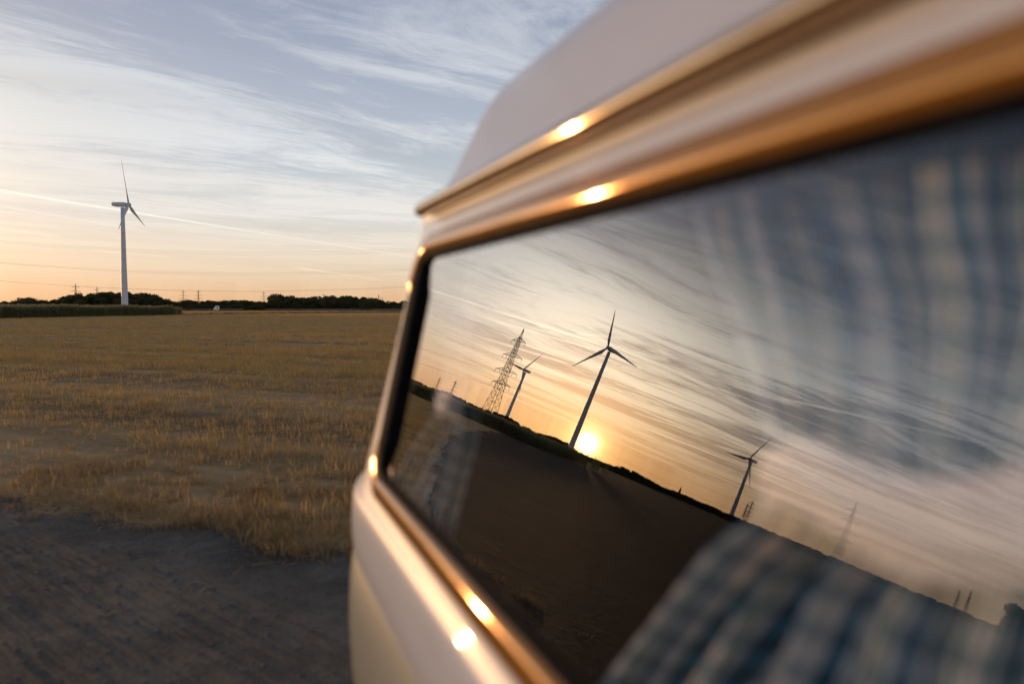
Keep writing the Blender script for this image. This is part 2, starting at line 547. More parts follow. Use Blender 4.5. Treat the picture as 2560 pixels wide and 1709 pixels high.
def edge_y(x):
    for (x0, y0), (x1, y1) in zip(EDGE, EDGE[1:]):
        if x0 <= x <= x1:
            return y0 + (y1 - y0) * (x - x0) / (x1 - x0)
    return -44.0 if x < -60 else -15.0


ed = []
for (x0, y0), (x1, y1) in zip(EDGE, EDGE[1:]):
    n_ = max(2, int(math.hypot(x1 - x0, y1 - y0) / 0.25))
    for i in range(n_):
        t = i / n_
        xx = x0 + (x1 - x0) * t
        ed.append((xx, y0 + (y1 - y0) * t + 0.12 * math.sin(xx * 2.3) + 0.08 * math.sin(xx * 6.1 + 1) + random.uniform(-0.05, 0.05)))
near = [(40, -26), (14, -14), (4, -9), (-3, -11), (-8, -17.0), (-18, -24), (-34, -36), (-60, -54)]
tr = mesh_obj('dirt_track', [(p[0], p[1], 0.006) for p in ed] + [(p[0], p[1], 0.006) for p in near], [tuple(range(len(ed) + len(near)))], M['dirt'])
bm = bmesh.new()
bm.from_mesh(tr.data)
bmesh.ops.triangulate(bm, faces=bm.faces[:])
bm.to_mesh(tr.data)
bm.free()
kind(tr, 'structure')
ff = grid_sheet('far_field', [(-80.5, 178), (-52, 300), (-10, 470), (60, 640), (-300, 640), (-420, 560), (-260, 330), (-120, 178)], 0.02, M['far_field'])
bm = bmesh.new()
bm.from_mesh(ff.data)
bmesh.ops.triangulate(bm, faces=bm.faces[:])
bmesh.ops.recalc_face_normals(bm, faces=bm.faces[:])
bm.to_mesh(ff.data)
bm.free()
kind(ff, 'structure')


WEST = [(5.0, -35.2), (7.5, -35.8), (14.0, -36.8), (36.0, -38.8), (113.0, -43.0), (380.0, -46.0), (600.0, -47.0)]


def west_az(r):
    for (r0, a0), (r1, a1) in zip(WEST, WEST[1:]):
        if r <= r1:
            return a0 + (a1 - a0) * (math.log(max(r, r0)) - math.log(r0)) / (math.log(r1) - math.log(r0))
    return WEST[-1][1]


pf = []
for i in range(260):
    r = 6.6 * (590 / 6.6) ** (i / 259)
    pf.append(at(west_az(r) + random.uniform(-0.2, 0.2) + 0.2 * math.sin(i * 0.3), r))
pf += [at(-47 - 3.0 * i, 590) for i in range(1, 22)] + [at(-118, 20), at(-104, 5.0), at(-90, 3.8), at(-75, 3.4), at(-55, 3.5), at(-46, 4.4), at(-39, 5.8)]
pl_ = mesh_obj('backlit_field_dark', [(p.x, p.y, 0.012) for p in pf], [tuple(range(len(pf)))], M['backlit_soil'])  # added sheet: darkens the backlit ground mirrored in the window
bm = bmesh.new()
bm.from_mesh(pl_.data)
bmesh.ops.triangulate(bm, faces=bm.faces[:])
bmesh.ops.recalc_face_normals(bm, faces=bm.faces[:])
bm.to_mesh(pl_.data)
bm.free()
kind(pl_, 'structure')


# ------------------------------------------------------------------ scattered stubble, verge grass, maize (uncountable)
def blade_mesh(name, n, spread, hmin, hmax, wid, lean, m, curve=0.0, litter=0):
    v, f = [], []
    for _ in range(n):
        a = random.uniform(0, 6.283)
        r = spread * math.sqrt(random.random())
        bx, by = r * math.cos(a), r * math.sin(a)
        h = random.uniform(hmin, hmax)
        la = random.uniform(0, 6.283)
        ll = h * abs(random.gauss(0, lean))
        wa = random.uniform(0, 6.283)
        wx, wy = math.cos(wa) * wid / 2, math.sin(wa) * wid / 2
        tx, ty = bx + math.cos(la) * ll, by + math.sin(la) * ll
        b = len(v)
        mx, my = (bx * 0.55 + tx * 0.45), (by * 0.55 + ty * 0.45)
        mz = h * 0.5
        tz = h * (1 - curve * random.random())
        mx -= math.cos(la) * ll * curve * 0.3
        my -= math.sin(la) * ll * curve * 0.3
        v += [(bx - wx, by - wy, -0.01), (bx + wx, by + wy, -0.01), (mx - wx * .8, my - wy * .8, mz), (mx + wx * .8, my + wy * .8, mz), (tx, ty, tz)]
        f += [(b, b + 1, b + 3, b + 2), (b + 2, b + 3, b + 4)]
    for _ in range(litter):
        x, y = random.uniform(-spread, spread) * 1.4, random.uniform(-spread, spread) * 1.4
        a = random.uniform(0, 6.283)
        l = random.uniform(0.04, 0.13)
        z0, z1 = random.uniform(0.008, 0.05), random.uniform(0.008, 0.06)
        dx, dy = math.cos(a) * l, math.sin(a) * l
        wx, wy = -math.sin(a) * wid * .5, math.cos(a) * wid * .5
        b = len(v)
        v += [(x - wx, y - wy, z0), (x + wx, y + wy, z0 + .003), (x + dx + wx, y + dy + wy, z1 + .003), (x + dx - wx, y + dy - wy, z1)]
        f += [(b, b + 1, b + 2, b + 3)]
    me = bpy.data.meshes.new(name)
    me.from_pydata(v, [], f)
    me.materials.append(m)
    return me


def scatter(name, label, cat, pts, meshes):
    """one point cloud object, a clump placed on every point by geometry nodes"""
    c = bpy.data.collections.new(name + '_clumps')
    for i, me in enumerate(meshes):
        c.objects.link(bpy.data.objects.new('%s_clump_%02d' % (name, i), me))
    P = np.asarray([p[:3] for p in pts], dtype=np.float32)
    me = bpy.data.meshes.new(name)
    me.vertices.add(len(P))
    me.vertices.foreach_set('co', P.ravel())
    at_ = me.attributes.new('scl', 'FLOAT_VECTOR', 'POINT')
    at_.data.foreach_set('vector', np.asarray([p[3:6] for p in pts], dtype=np.float32).ravel())
    ar = me.attributes.new('rot', 'FLOAT', 'POINT')
    ar.data.foreach_set('value', rng.uniform(0, 6.283, len(P)).astype(np.float32))
    av = me.attributes.new('var', 'INT', 'POINT')
    av.data.foreach_set('value', np.asarray([p[6] for p in pts], dtype=np.int32))
    o = link(bpy.data.objects.new(name, me))
    tree = bpy.data.node_groups.new(name, 'GeometryNodeTree')
    tree.interface.new_socket('Geometry', in_out='INPUT', socket_type='NodeSocketGeometry')
    tree.interface.new_socket('Geometry', in_out='OUTPUT', socket_type='NodeSocketGeometry')
    nd, ln = tree.nodes, tree.links
    gi, go = nd.new('NodeGroupInput'), nd.new('NodeGroupOutput')
    ci = nd.new('GeometryNodeCollectionInfo')
    ci.inputs['Collection'].default_value = c
    ci.inputs['Separate Children'].default_value = True
    ci.inputs['Reset Children'].default_value = True
    iop = nd.new('GeometryNodeInstanceOnPoints')
    iop.inputs['Pick Instance'].default_value = True

    def attr(nm, dt):
        a = nd.new('GeometryNodeInputNamedAttribute')
        a.data_type = dt
        a.inputs['Name'].default_value = nm
        return a.outputs['Attribute']
    cx = nd.new('ShaderNodeCombineXYZ')
    ln.new(attr('rot', 'FLOAT'), cx.inputs[2])
    ln.new(gi.outputs[0], iop.inputs['Points'])
    ln.new(ci.outputs[0], iop.inputs['Instance'])
    ln.new(attr('var', 'INT'), iop.inputs['Instance Index'])
    ln.new(cx.outputs[0], iop.inputs['Rotation'])
    ln.new(attr('scl', 'FLOAT_VECTOR'), iop.inputs['Scale'])
    ln.new(iop.outputs[0], go.inputs[0])
    o.modifiers.new('scatter', 'NODES').node_group = tree
    o['kind'] = 'stuff'
    o['label'] = label
    o['category'] = cat
    return o


ROW = R(24)


def patch(x, y):
    ru = x * math.cos(ROW) - y * math.sin(ROW)
    rv = x * math.sin(ROW) + y * math.cos(ROW)
    a = math.sin(rv * 1.05 + 0.9 * math.sin(ru * 0.07)) + 0.7 * math.sin(rv * 0.43 + 1.3 + 0.6 * math.sin(ru * 0.05)) + 0.5 * math.sin(rv * 2.6 + ru * 0.15)
    b = math.sin(x * 0.55 + 1.7 * math.sin(y * 0.21)) * math.sin(y * 0.33 + 0.9 * math.sin(x * 0.4)) + 0.6 * math.sin(x * 1.7 + y * 0.9) * math.sin(y * 1.4 - x * 0.6)
    return 0.46 + 0.22 * a + 0.28 * b


def in_maize(x, y):
    return -104 < x < -77.5 and 80 < y < 178


def field_points():
    pts = []
    bands = [(4.2, 9, 42, 1.0, 0), (9, 16, 30, 1.05, 0), (16, 30, 16, 1.2, 6), (30, 60, 5.0, 1.5, 6), (60, 120, 1.7, 2.1, 6), (120, 230, 0.55, 3.2, 6)]
    for r0, r1, dens, sc, vb in bands:
        for a0, a1, k in ((-36.5, -3.0, 1.0), (-54.0, -36.5, 0.6)):
            area = 0.5 * R(a1 - a0) * (r1 * r1 - r0 * r0)
            for _ in range(int(area * dens * k)):
                az = R(random.uniform(a0, a1))
                r = math.sqrt(random.uniform(r0 * r0, r1 * r1))
                x, y = r * math.sin(az), r * math.cos(az)
                if (120 < r and y > 176 + (x + 80) * 4.36) or y < edge_y(x) + (0.25 if x > -5.5 else 0.1) or in_maize(x, y):
                    continue
                p = patch(x, y)
                if math.degrees(az) < west_az(r) + random.gauss(0.5, 0.8):
                    continue
                if random.random() > 0.42 + p:
                    continue
                s = sc * random.uniform(0.75, 1.2)
                pts.append((x, y, 0.0, s, s, min(1.35, s / sc ** 0.7 * (0.5 + 0.75 * max(0.1, min(1.1, p)))), vb + random.randrange(6)))
    return pts


st = [blade_mesh('stubble', 12, 0.12, 0.05, 0.155, 0.006, 0.28, M['straw'], litter=6) for _ in range(6)] + \
     [blade_mesh('stubble', 22, 0.20, 0.08, 0.17, 0.009, 0.25, M['straw'], litter=4) for _ in range(6)]
scatter('stubble', 'cut golden stubble covering the harvested field', 'stubble', field_points(), st)

fp = []
while len(fp) < 14000:
    az, r = random.uniform(-25.2, -5.0), 180 + 370 * random.random() ** 0.7
    p = at(az, r)
    yb = 178 + (p.x + 80.5) * 4.28 if p.x < -52 else 300 + (p.x + 52) * 4.05
    if p.y < yb or p.y < 178:
        continue
    k = 1.2 + r / 260
    fp.append((p.x, p.y, 0.02, k * 1.5, k * 1.5, random.uniform(0.9, 1.3), random.randrange(4)))
scatter('pale_stubble', 'bright strip of pale stubble beyond the dark field margin', 'stubble', fp, [blade_mesh('pale_stubble', 26, 0.5, 0.08, 0.20, 0.03, 0.25, M['straw']) for _ in range(4)])

vp = []
for _ in range(1500):
    x = random.uniform(-4.5, 1.5)
    if random.random() < 0.2:
        continue
    u = random.random() ** 1.7
    y = edge_y(x) + 0.12 * math.sin(x * 2.3) + 0.08 * math.sin(x * 6.1 + 1) - 0.12 + u * 2.6
    cl = 0.5 + 0.5 * math.sin(x * 2.1 + 1.4 * math.sin(y * 2.3)) * math.sin(y * 1.9 + x * 0.6)
    if random.random() > 0.35 + 0.75 * cl:
        continue
    s = random.uniform(0.6, 1.15) * (0.6 + 0.55 * cl) * (1.0 - 0.45 * u)
    vp.append((x, y, 0.0, s, s, s, random.randrange(5)))
vg = [blade_mesh('verge', 20, 0.12, 0.05, 0.15, 0.006, 0.6, M['dry_grass'], curve=0.35, litter=4) for _ in range(5)]
scatter('verge_grass', 'dry tangled grass along the edge of the dirt track', 'grass', vp, vg)


def pebble_mesh():
    bm_ = bmesh.new()
    bmesh.ops.create_icosphere(bm_, subdivisions=1, radius=1.0)
    for v in bm_.verts:
        v.co *= random.uniform(0.7, 1.15)
        v.co.z *= 0.55
    me = bpy.data.meshes.new('pebble')
    bm_.to_mesh(me)
    bm_.free()
    me.materials.append(M['pebble'])
    return me


pp = []
for _ in range(16000):
    az = R(random.uniform(-60, 2))
    r = math.sqrt(random.uniform(2.0 ** 2, 9.0 ** 2))
    x, y = r * math.sin(az), r * math.cos(az)
    if y > edge_y(x) + 0.1:
        continue
    s = 0.004 + 0.016 * random.random() ** 5
    pp.append((x, y, 0.006, s, s, s, random.randrange(4)))
scatter('pebbles', 'small loose stones scattered on the dirt track', 'pebbles', pp, [pebble_mesh() for _ in range(4)])
lp = []
for _ in range(200):
    az = R(random.uniform(-50, 0))
    r = math.sqrt(random.uniform(2.4 ** 2, 9.0 ** 2))
    x, y = r * math.sin(az), r * math.cos(az)
    dd = edge_y(x) - y
    if dd < -0.2 or random.random() > math.exp(-max(0, dd) * 1.1) + 0.04:
        continue
    s = random.uniform(0.7, 1.3)
    lp.append((x, y, 0.004, s, s, 0.5, random.randrange(3)))
scatter('straw_litter', 'loose straw stalks lying on the dirt track', 'straw', lp, [blade_mesh('straw_bits', 0, 0.09, 0.1, 0.2, 0.005, 0.2, M['straw'], litter=3) for _ in range(3)])


def maize_mesh():
    v, f, mi = [], [], []

    def quad(a, b, c, d, m):
        i = len(v)
        v.extend([a, b, c, d])
        f.append((i, i + 1, i + 2, i + 3))
        mi.append(m)
    h = random.uniform(1.75, 2.1)
    quad((-.02, 0, 0), (.02, 0, 0), (.012, 0, h), (-.012, 0, h), 0)
    quad((0, -.02, 0), (0, .02, 0), (0, .012, h), (0, -.012, h), 0)
    for i in range(11):
        z = 0.2 + (h - 0.35) * i / 10
        a = (i % 2) * math.pi + random.uniform(-.5, .5)
        L = random.uniform(0.4, 0.75)
        ca, sa = math.cos(a), math.sin(a)
        w = 0.045
        px_, pz_ = 0.0, z
        for k in range(3):
            nx_ = px_ + L / 3
            nz_ = pz_ + (0.16, 0.02, -0.17)[k] * random.uniform(0.7, 1.3)
            w2 = (0.05, 0.04, 0.006)[k]
            quad((px_ * ca - w * sa, px_ * sa + w * ca, pz_), (px_ * ca + w * sa, px_ * sa - w * ca, pz_), (nx_ * ca + w2 * sa, nx_ * sa - w2 * ca, nz_), (nx_ * ca - w2 * sa, nx_ * sa + w2 * ca, nz_), 0)
            px_, pz_, w = nx_, nz_, w2
    for i in range(6):
        a = random.uniform(0, 6.28)
        l = random.uniform(0.05, 0.14)
        quad((-.012, 0, h), (.012, 0, h), (.008 + math.cos(a) * l, math.sin(a) * l, h + .28), (-.008 + math.cos(a) * l, math.sin(a) * l, h + .28), 1)
    me = bpy.data.meshes.new('maize')
    me.from_pydata(v, [], f)
    me.materials.append(M['maize'])
    me.materials.append(M['tassel'])
    me.polygons.foreach_set('material_index', mi)
    return me


mp = []
for _ in range(9500):
    x, y = -78.6 - 25 * random.random() ** 1.8, random.uniform(82, 176.5)
    if y > 168 + 8 * random.random() and random.random() < 0.3:
        continue
    s = random.uniform(0.86, 1.05) * (0.85 if y > 172 else 1.0)
    mp.append((x, y, 0, s * 1.2, s * 1.2, s * (0.98 + 0.05 * math.sin(y * 0.3)), random.randrange(5)))
scatter('maize', 'dark green stand of maize at the left edge of the field', 'maize', mp, [maize_mesh() for _ in range(5)])

sp = []
for _ in range(900):
    t = random.random()
    a, b = ((-80, 176), (-52, 298)) if t < 0.4 else ((-52, 298), (-10, 468))
    k = random.random()
    s = random.uniform(2.0, 3.4)
    sp.append((a[0] + (b[0] - a[0]) * k, a[1] + (b[1] - a[1]) * k + random.uniform(-.8, .8), 0.02, s, s, s * 0.9, random.randrange(3)))
scatter('field_margin', 'dark strip of grass between the stubble and the pale field', 'grass', sp, [blade_mesh('margin', 26, 0.2, 0.1, 0.3, 0.02, 0.4, M['dry_grass'], curve=0.3) for _ in range(3)])


# ------------------------------------------------------------------ the van
TZ = R(20.99)
tv = Vector((-math.sin(TZ), math.cos(TZ), 0))
qv = Vector((math.cos(TZ), math.sin(TZ), 0))
A0, S0 = 1.14, -0.20
van_loc = qv * A0 + tv * S0
van = empty('camper_van', van_loc, TZ)
tag(van, 'white and sage camper van with a long side window framed in sunset-tinted trim', 'van')
TILT = R(12.174)
CT, ST = math.cos(TILT), math.sin(TILT)
D = 0.38


def L(a, s, z):
    """camera-relative van coordinates to van local coordinates"""
    return (a - A0, s - S0, z + CAM_H)


def win(s, e, o=0.0):
    """point on the window plane: s along the van, e up the plane, o outwards"""
    a = D * CT + e * ST - o * CT
    z = -D * ST + e * CT + o * ST
    return L(a, s, z)


E_LO, E_HI = -0.352, 0.285
W_S0, W_S1 = -0.06, 1.70


def pl(e):
    return (D * CT + e * ST, -D * ST + e * CT)


prof_low = [(0.46, -1.20), (0.36, -1.15), (0.30, -1.05), (0.272, -0.92), (0.266, -0.80), (0.267, -0.72), (0.274, -0.655), (0.284, -0.622)]
prof_up = [(0.284, -0.622), (0.279, -0.606), (0.2755, -0.585), (0.2750, -0.54), (0.2765, -0.49), (0.2785, -0.462), (0.2815, -0.452), (0.2865, -0.4445), (0.2930, -0.435), pl(E_LO), pl(E_HI), (0.4285, 0.214), (0.4275, 0.224), (0.432, 0.231)]
prof_roof = [(0.432, 0.231), (0.447, 0.252), (0.466, 0.30), (0.486, 0.352), (0.505, 0.402), (0.521, 0.440), (0.541, 0.463), (0.580, 0.483), (0.66, 0.503), (0.80, 0.520), (0.97, 0.528), (1.14, 0.530)]


def interp(tab, x):
    if x <= tab[0][0]:
        return tab[0][1]
    for (x0, y0), (x1, y1) in zip(tab, tab[1:]):
        if x <= x1:
            return y0 + (y1 - y0) * (x - x0) / (x1 - x0)
    return tab[-1][1]


S_START = [(0.231, 1.70), (0.26, 1.575), (0.31, 1.535), (0.40, 1.485), (0.44, 1.42), (0.463, 1.34), (0.50, 1.30)]
S_LEN = [(-1.2, 0.66), (-1.05, 0.66), (-0.70, 0.58), (-0.50, 0.60), (-0.46, 0.52), (-0.43, 0.44), (-0.2, 0.47), (0.0, 0.40), (0.10, 0.26), (0.16, 0.15), (0.22, 0.10), (0.26, 0.10), (0.31, 0.13), (0.40, 0.17), (0.46, 0.26), (0.53, 0.36)]


def ring_s(z):
    s0, ln_ = interp(S_START, z), interp(S_LEN, z)
    cols = [(-2.42, 0.28), (-2.40, 0.16), (-2.34, 0.07), (-2.24, 0.015), (-2.12, 0.0), (-0.9, 0.0), (W_S0, 0.0), (s0, 0.0)]
    for i in range(1, 11):
        ph = R(9.0 * i)
        cols.append((s0 + ln_ * math.sin(ph), 0.22 * (1 - math.cos(ph))))
    return cols


def loft(name, prof, m, inset=0.0, hole=True, cap=True, smooth=True, parent=van):
    n = len(prof)
    full = [(a, z, 1) for a, z in prof] + [(2 * A0 - a, z, -1) for a, z in reversed(prof)]
    closed_top = abs(prof[-1][0] - A0) < 1e-6
    if closed_top:
        full = full[:n] + full[n + 1:]
    NC = 18
    v, f = [], []
    for a, z, sd_ in full:
        for s, ins in ring_s(z):
            aa = a
            k = max(0.0, min(1.0, abs(A0 - a) / 0.6))
            off = (ins + inset) * sd_
            aa = a + off if closed_top is False or k >= 1 else a + off * k
            v.append(L(aa, s - (inset * 0.8 if s > 1.0 else -inset * 0.8 if s < -2 else 0), z - (inset if z > 0.3 else 0)))
    rows = len(full)
    for r in range(rows - 1):
        a0, a1 = full[r], full[r + 1]
        if a0[2] != a1[2] and not closed_top:
            continue
        is_win = (abs(a0[1] - pl(E_LO)[1]) < 1e-6 and abs(a1[1] - pl(E_HI)[1]) < 1e-6) or (abs(a1[1] - pl(E_LO)[1]) < 1e-6 and abs(a0[1] - pl(E_HI)[1]) < 1e-6)
        for c in range(NC - 1):
            if is_win and hole and c == 6:
                continue
            f.append((r * NC + c, (r + 1) * NC + c, (r + 1) * NC + c + 1, r * NC + c + 1))
    # front and rear faces bridge left to right
    if cap:
        half = rows // 2
        for r in range(half if not closed_top else (rows - 1) // 2):
            r2, r3 = rows - 1 - r, rows - 2 - r
            for c in (0, NC - 1):
                q_ = [r * NC + c, (r + 1) * NC + c, r3 * NC + c, r2 * NC + c]
                if len(set(q_)) < 4:
                    q_ = list(dict.fromkeys(q_))
                if r + 1 == r3 or r + 1 >= r3:
                    q_ = list(dict.fromkeys([r * NC + c, (r + 1) * NC + c, r2 * NC + c]))
                f.append(tuple(q_))
    o = mesh_obj(name, v, f, m, parent, smooth)
    bm_ = bmesh.new()
    bm_.from_mesh(o.data)
    bmesh.ops.recalc_face_normals(bm_, faces=bm_.faces[:])
    bm_.to_mesh(o.data)
    bm_.free()
    return o


def rrect(s0, s1, e0, e1, r, n=7):
    pts = []
    for cs, ce, a0 in ((s1 - r, e1 - r, 0), (s0 + r, e1 - r, 90), (s0 + r, e0 + r, 180), (s1 - r, e0 + r, 270)):
        for i in range(n + 1):
            a = R(a0 + 90 * i / n)
            pts.append((cs + r * math.cos(a), ce + r * math.sin(a)))
    return pts


OPEN = (0.0, 1.655, -0.325, 0.232)


def hole_panel(name, m, inset, mirror, parent=van):
    bm_ = bmesh.new()
    outer = [(W_S0, E_LO), (W_S1, E_LO), (W_S1, E_HI), (W_S0, E_HI)]
    inner = rrect(*OPEN, 0.098)
    edges = []
    for loop in (outer, inner):
        vs_ = []
        for s, e in loop:
            x, y, z = win(s, e, -inset)
            vs_.append(bm_.verts.new((-x if mirror else x, y, z)))
        edges += [bm_.edges.new((vs_[i], vs_[(i + 1) % len(vs_)])) for i in range(len(vs_))]
    bmesh.ops.triangle_fill(bm_, use_beauty=True, use_dissolve=False, edges=edges)
    bmesh.ops.recalc_face_normals(bm_, faces=bm_.faces[:])
    for fc in bm_.faces:
        out = Vector((1 if mirror else -1, 0, 0))
        if fc.normal.dot(out) < 0:
            fc.normal_flip()
    me = bpy.data.meshes.new(name)
    bm_.to_mesh(me)
    bm_.free()
    me.materials.append(m)
    return link(bpy.data.objects.new(name, me), parent)


loft('lower_body', prof_low, M['sage_paint'])
loft('upper_body', prof_up, M['white_paint'], cap=True)
loft('roof', prof_roof, M['roof_paint'])
loft('cabin_lining', prof_low[1:] + prof_up[1:] + prof_roof[1:], M['lining'], inset=0.022, smooth=False)
mb = MB()
mb.box((0, 0.09, 0.345), (1.36, 4.5, 0.08))
mb.box((0, 2.40, 0.375), (1.06, 0.30, 0.10))
mb.build('floor_pan', M['lining'], van)
for mirror in (False, True):
    hole_panel('window_surround', M['white_paint'], 0.0, mirror)
    hole_panel('cabin_lining_panel', M['lining'], 0.03, mirror)


def sweep(name, path, prof, m, parent, closed=False, mirror=False, taper=None):
    """sweep a profile [(in-plane, outward)] along a path [(s, e)] on the window plane"""
    n = len(path)
    v, f = [], []
    for i, (s, e) in enumerate(path):
        p0 = path[(i - 1) % n] if closed or i > 0 else path[i]
        p1 = path[(i + 1) % n] if closed or i < n - 1 else path[i]
        dx, dy = p1[0] - p0[0], p1[1] - p0[1]
        l = math.hypot(dx, dy)
        nx, ny = dy / l, -dx / l
        k = taper(i / (n - 1)) if taper else 1.0
        for w, o in prof:
            x, y, z = win(s + nx * w * k, e + ny * w * k, o * (0.35 + 0.65 * k) if taper else o)
            v.append((-x if mirror else x, y, z))
    m_ = len(prof)
    for i in range(n if closed else n - 1):
        j = (i + 1) % n
        for k in range(m_):
            k2 = (k + 1) % m_
            f.append((i * m_ + k, i * m_ + k2, j * m_ + k2, j * m_ + k))
    if not closed:
        f += [tuple(range(m_)), tuple(range((n - 1) * m_, n * m_))]
    o = mesh_obj(name, v, f, m, parent, True)
    bm_ = bmesh.new()
    bm_.from_mesh(o.data)
    bmesh.ops.recalc_face_normals(bm_, faces=bm_.faces[:])
    bm_.to_mesh(o.data)
    bm_.free()
    return o


def half_round(w, h, o0=-0.012, n=9, sq=0.8):
    pr = [(-w / 2, o0)]
    for i in range(n + 1):
        a = math.pi - math.pi * i / n
        c, s = math.cos(a), math.sin(a)
        pr.append((w / 2 * math.copysign(abs(c) ** sq, c), h * abs(s) ** sq))
    pr.append((w / 2, o0))
    return pr


def densify(path, d=0.03):
    out = []
    for a, b in zip(path, path[1:]):
        n_ = max(1, int(math.dist(a, b) / d))
        out += [(a[0] + (b[0] - a[0]) * i / n_, a[1] + (b[1] - a[1]) * i / n_) for i in range(n_)]
    return out + [path[-1]]


def pane_mesh(name, mirror, parent):
    loop = rrect(0.015, 1.640, -0.310, 0.217, 0.085)
    n = len(loop)
    v, f, mi = [], [], []
    for o in (-0.004, -0.008):
        for s, e in loop:
            x, y, z = win(s, e, o)
            v.append((-x if mirror else x, y, z))
    f.append(tuple(range(n)))
    mi.append(0)
    f.append(tuple(range(2 * n - 1, n - 1, -1)))
    mi.append(1)
    for i in range(n):
        j = (i + 1) % n
        f.append((i, n + i, n + j, j))
        mi.append(1)
    o = mesh_obj(name, v, f, None, parent, False, [M['glass'], M['glass_in']], mi)
    out = Vector((1 if mirror else -1, 0, 0))
    if (o.data.polygons[0].normal.dot(out)) < 0:
        o.data.flip_normals()
    return o


for mirror in (False, True):
    pane = pane_mesh('window_pane', mirror, van)
    sweep('window_seal', rrect(0.012, 1.643, -0.313, 0.220, 0.088), half_round(0.052, 0.007, -0.014), M['rubber'], van, True, mirror)
    sweep('window_seal', densify([(1.604, -0.285), (1.612, -0.262), (1.618, -0.23), (1.618, 0.135), (1.612, 0.165), (1.604, 0.188)], 0.008), half_round(0.088, 0.017, -0.012), M['rubber'], van, False, mirror, lambda t: max(0.15, min(1.0, t * 7, (1 - t) * 7)))  # rubber seal widened; its black stands in for dark reflections in chrome
    cr = 0.095
    top = [(1.664, 0.085), (1.664, 0.125)] + [(1.664 - cr + cr * math.cos(R(a)), 0.132 + cr * math.sin(R(a))) for a in range(0, 91, 9)] + [(-0.01, 0.227)]
    bot = [(1.664, -0.185), (1.664, -0.218)] + [(1.664 - cr + cr * math.cos(R(a)), -0.225 - cr * math.sin(R(a))) for a in range(0, 91, 9)] + [(-0.01, -0.320)]
    tp = lambda t: max(0.12, min(1.0, t * 26))
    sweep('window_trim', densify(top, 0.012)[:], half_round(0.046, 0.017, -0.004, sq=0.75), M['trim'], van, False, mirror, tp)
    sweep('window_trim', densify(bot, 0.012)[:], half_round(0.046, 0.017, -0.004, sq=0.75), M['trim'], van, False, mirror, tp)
    sg = -1 if mirror else 1
    # rain gutter: a rounded rail on a thin lip
    rail = []
    pr = []
    for i in range(16):
        a = 2 * math.pi * i / 16
        pr.append((0.4125 + 0.0178 * math.cos(a), 0.2235 + 0.0172 * math.sin(a)))
    v, f = [], []
    ss = [(1.672, 0.25), (1.670, 0.52), (1.664, 0.76), (1.654, 0.92), (1.640, 0.99), (1.635, 1.0)] + [(1.635 - i * 0.05, 1.0) for i in range(1, 76)]
    for s, k in ss:
        for a, z in pr:
            x, y, zz = L(0.4125 + (a - 0.4125) * k, s, 0.2235 + (z - 0.2235) * k)
            v.append((sg * x, y, zz))
    for i in range(len(ss) - 1):
        for k in range(16):
            f.append((i * 16 + k, i * 16 + (k + 1) % 16, (i + 1) * 16 + (k + 1) % 16, (i + 1) * 16 + k))
    f += [tuple(range(16)), tuple(range((len(ss) - 1) * 16, len(ss) * 16))]
    o = mesh_obj('rain_gutter', v, f, M['gutter'], van, True)
    mb = MB()
    x0, y0, z0 = L(0.418, 1.64, 0.2225)
    x1, y1, z1 = L(0.436, -2.0, 0.2295)
    mb.box(((sg * (x0 + x1)) / 2, (y0 + y1) / 2, (z0 + z1) / 2), (abs(x1 - x0), abs(y1 - y0), abs(z1 - z0)))
    mb.build('gutter_lip', M['rubber'], van)
for sx in (-1, 1):
    for yy in (-1.45, 1.05):
        mb = MB()
        mb.lathe([(0.20, -0.08), (0.29, -0.09), (0.325, -0.07), (0.33, 0.0), (0.325, 0.07), (0.29, 0.09), (0.20, 0.08)], 32)
        mb.v = [(p[2] + sx * 0.72, p[0] + yy, p[1] + 0.33) for p in mb.v]
        w_ = mb.build('wheel', M['tyre'], van, True)
        mb = MB()
        mb.lathe([(0.01, 0.06), (0.10, 0.055), (0.17, 0.03), (0.20, 0.0), (0.20, -0.05)], 24)
        mb.v = [(sx * p[2] + sx * 0.80, p[0] + yy, p[1] + 0.33) for p in mb.v]
        mb.build('hubcap', M['hubcap'], w_, True)


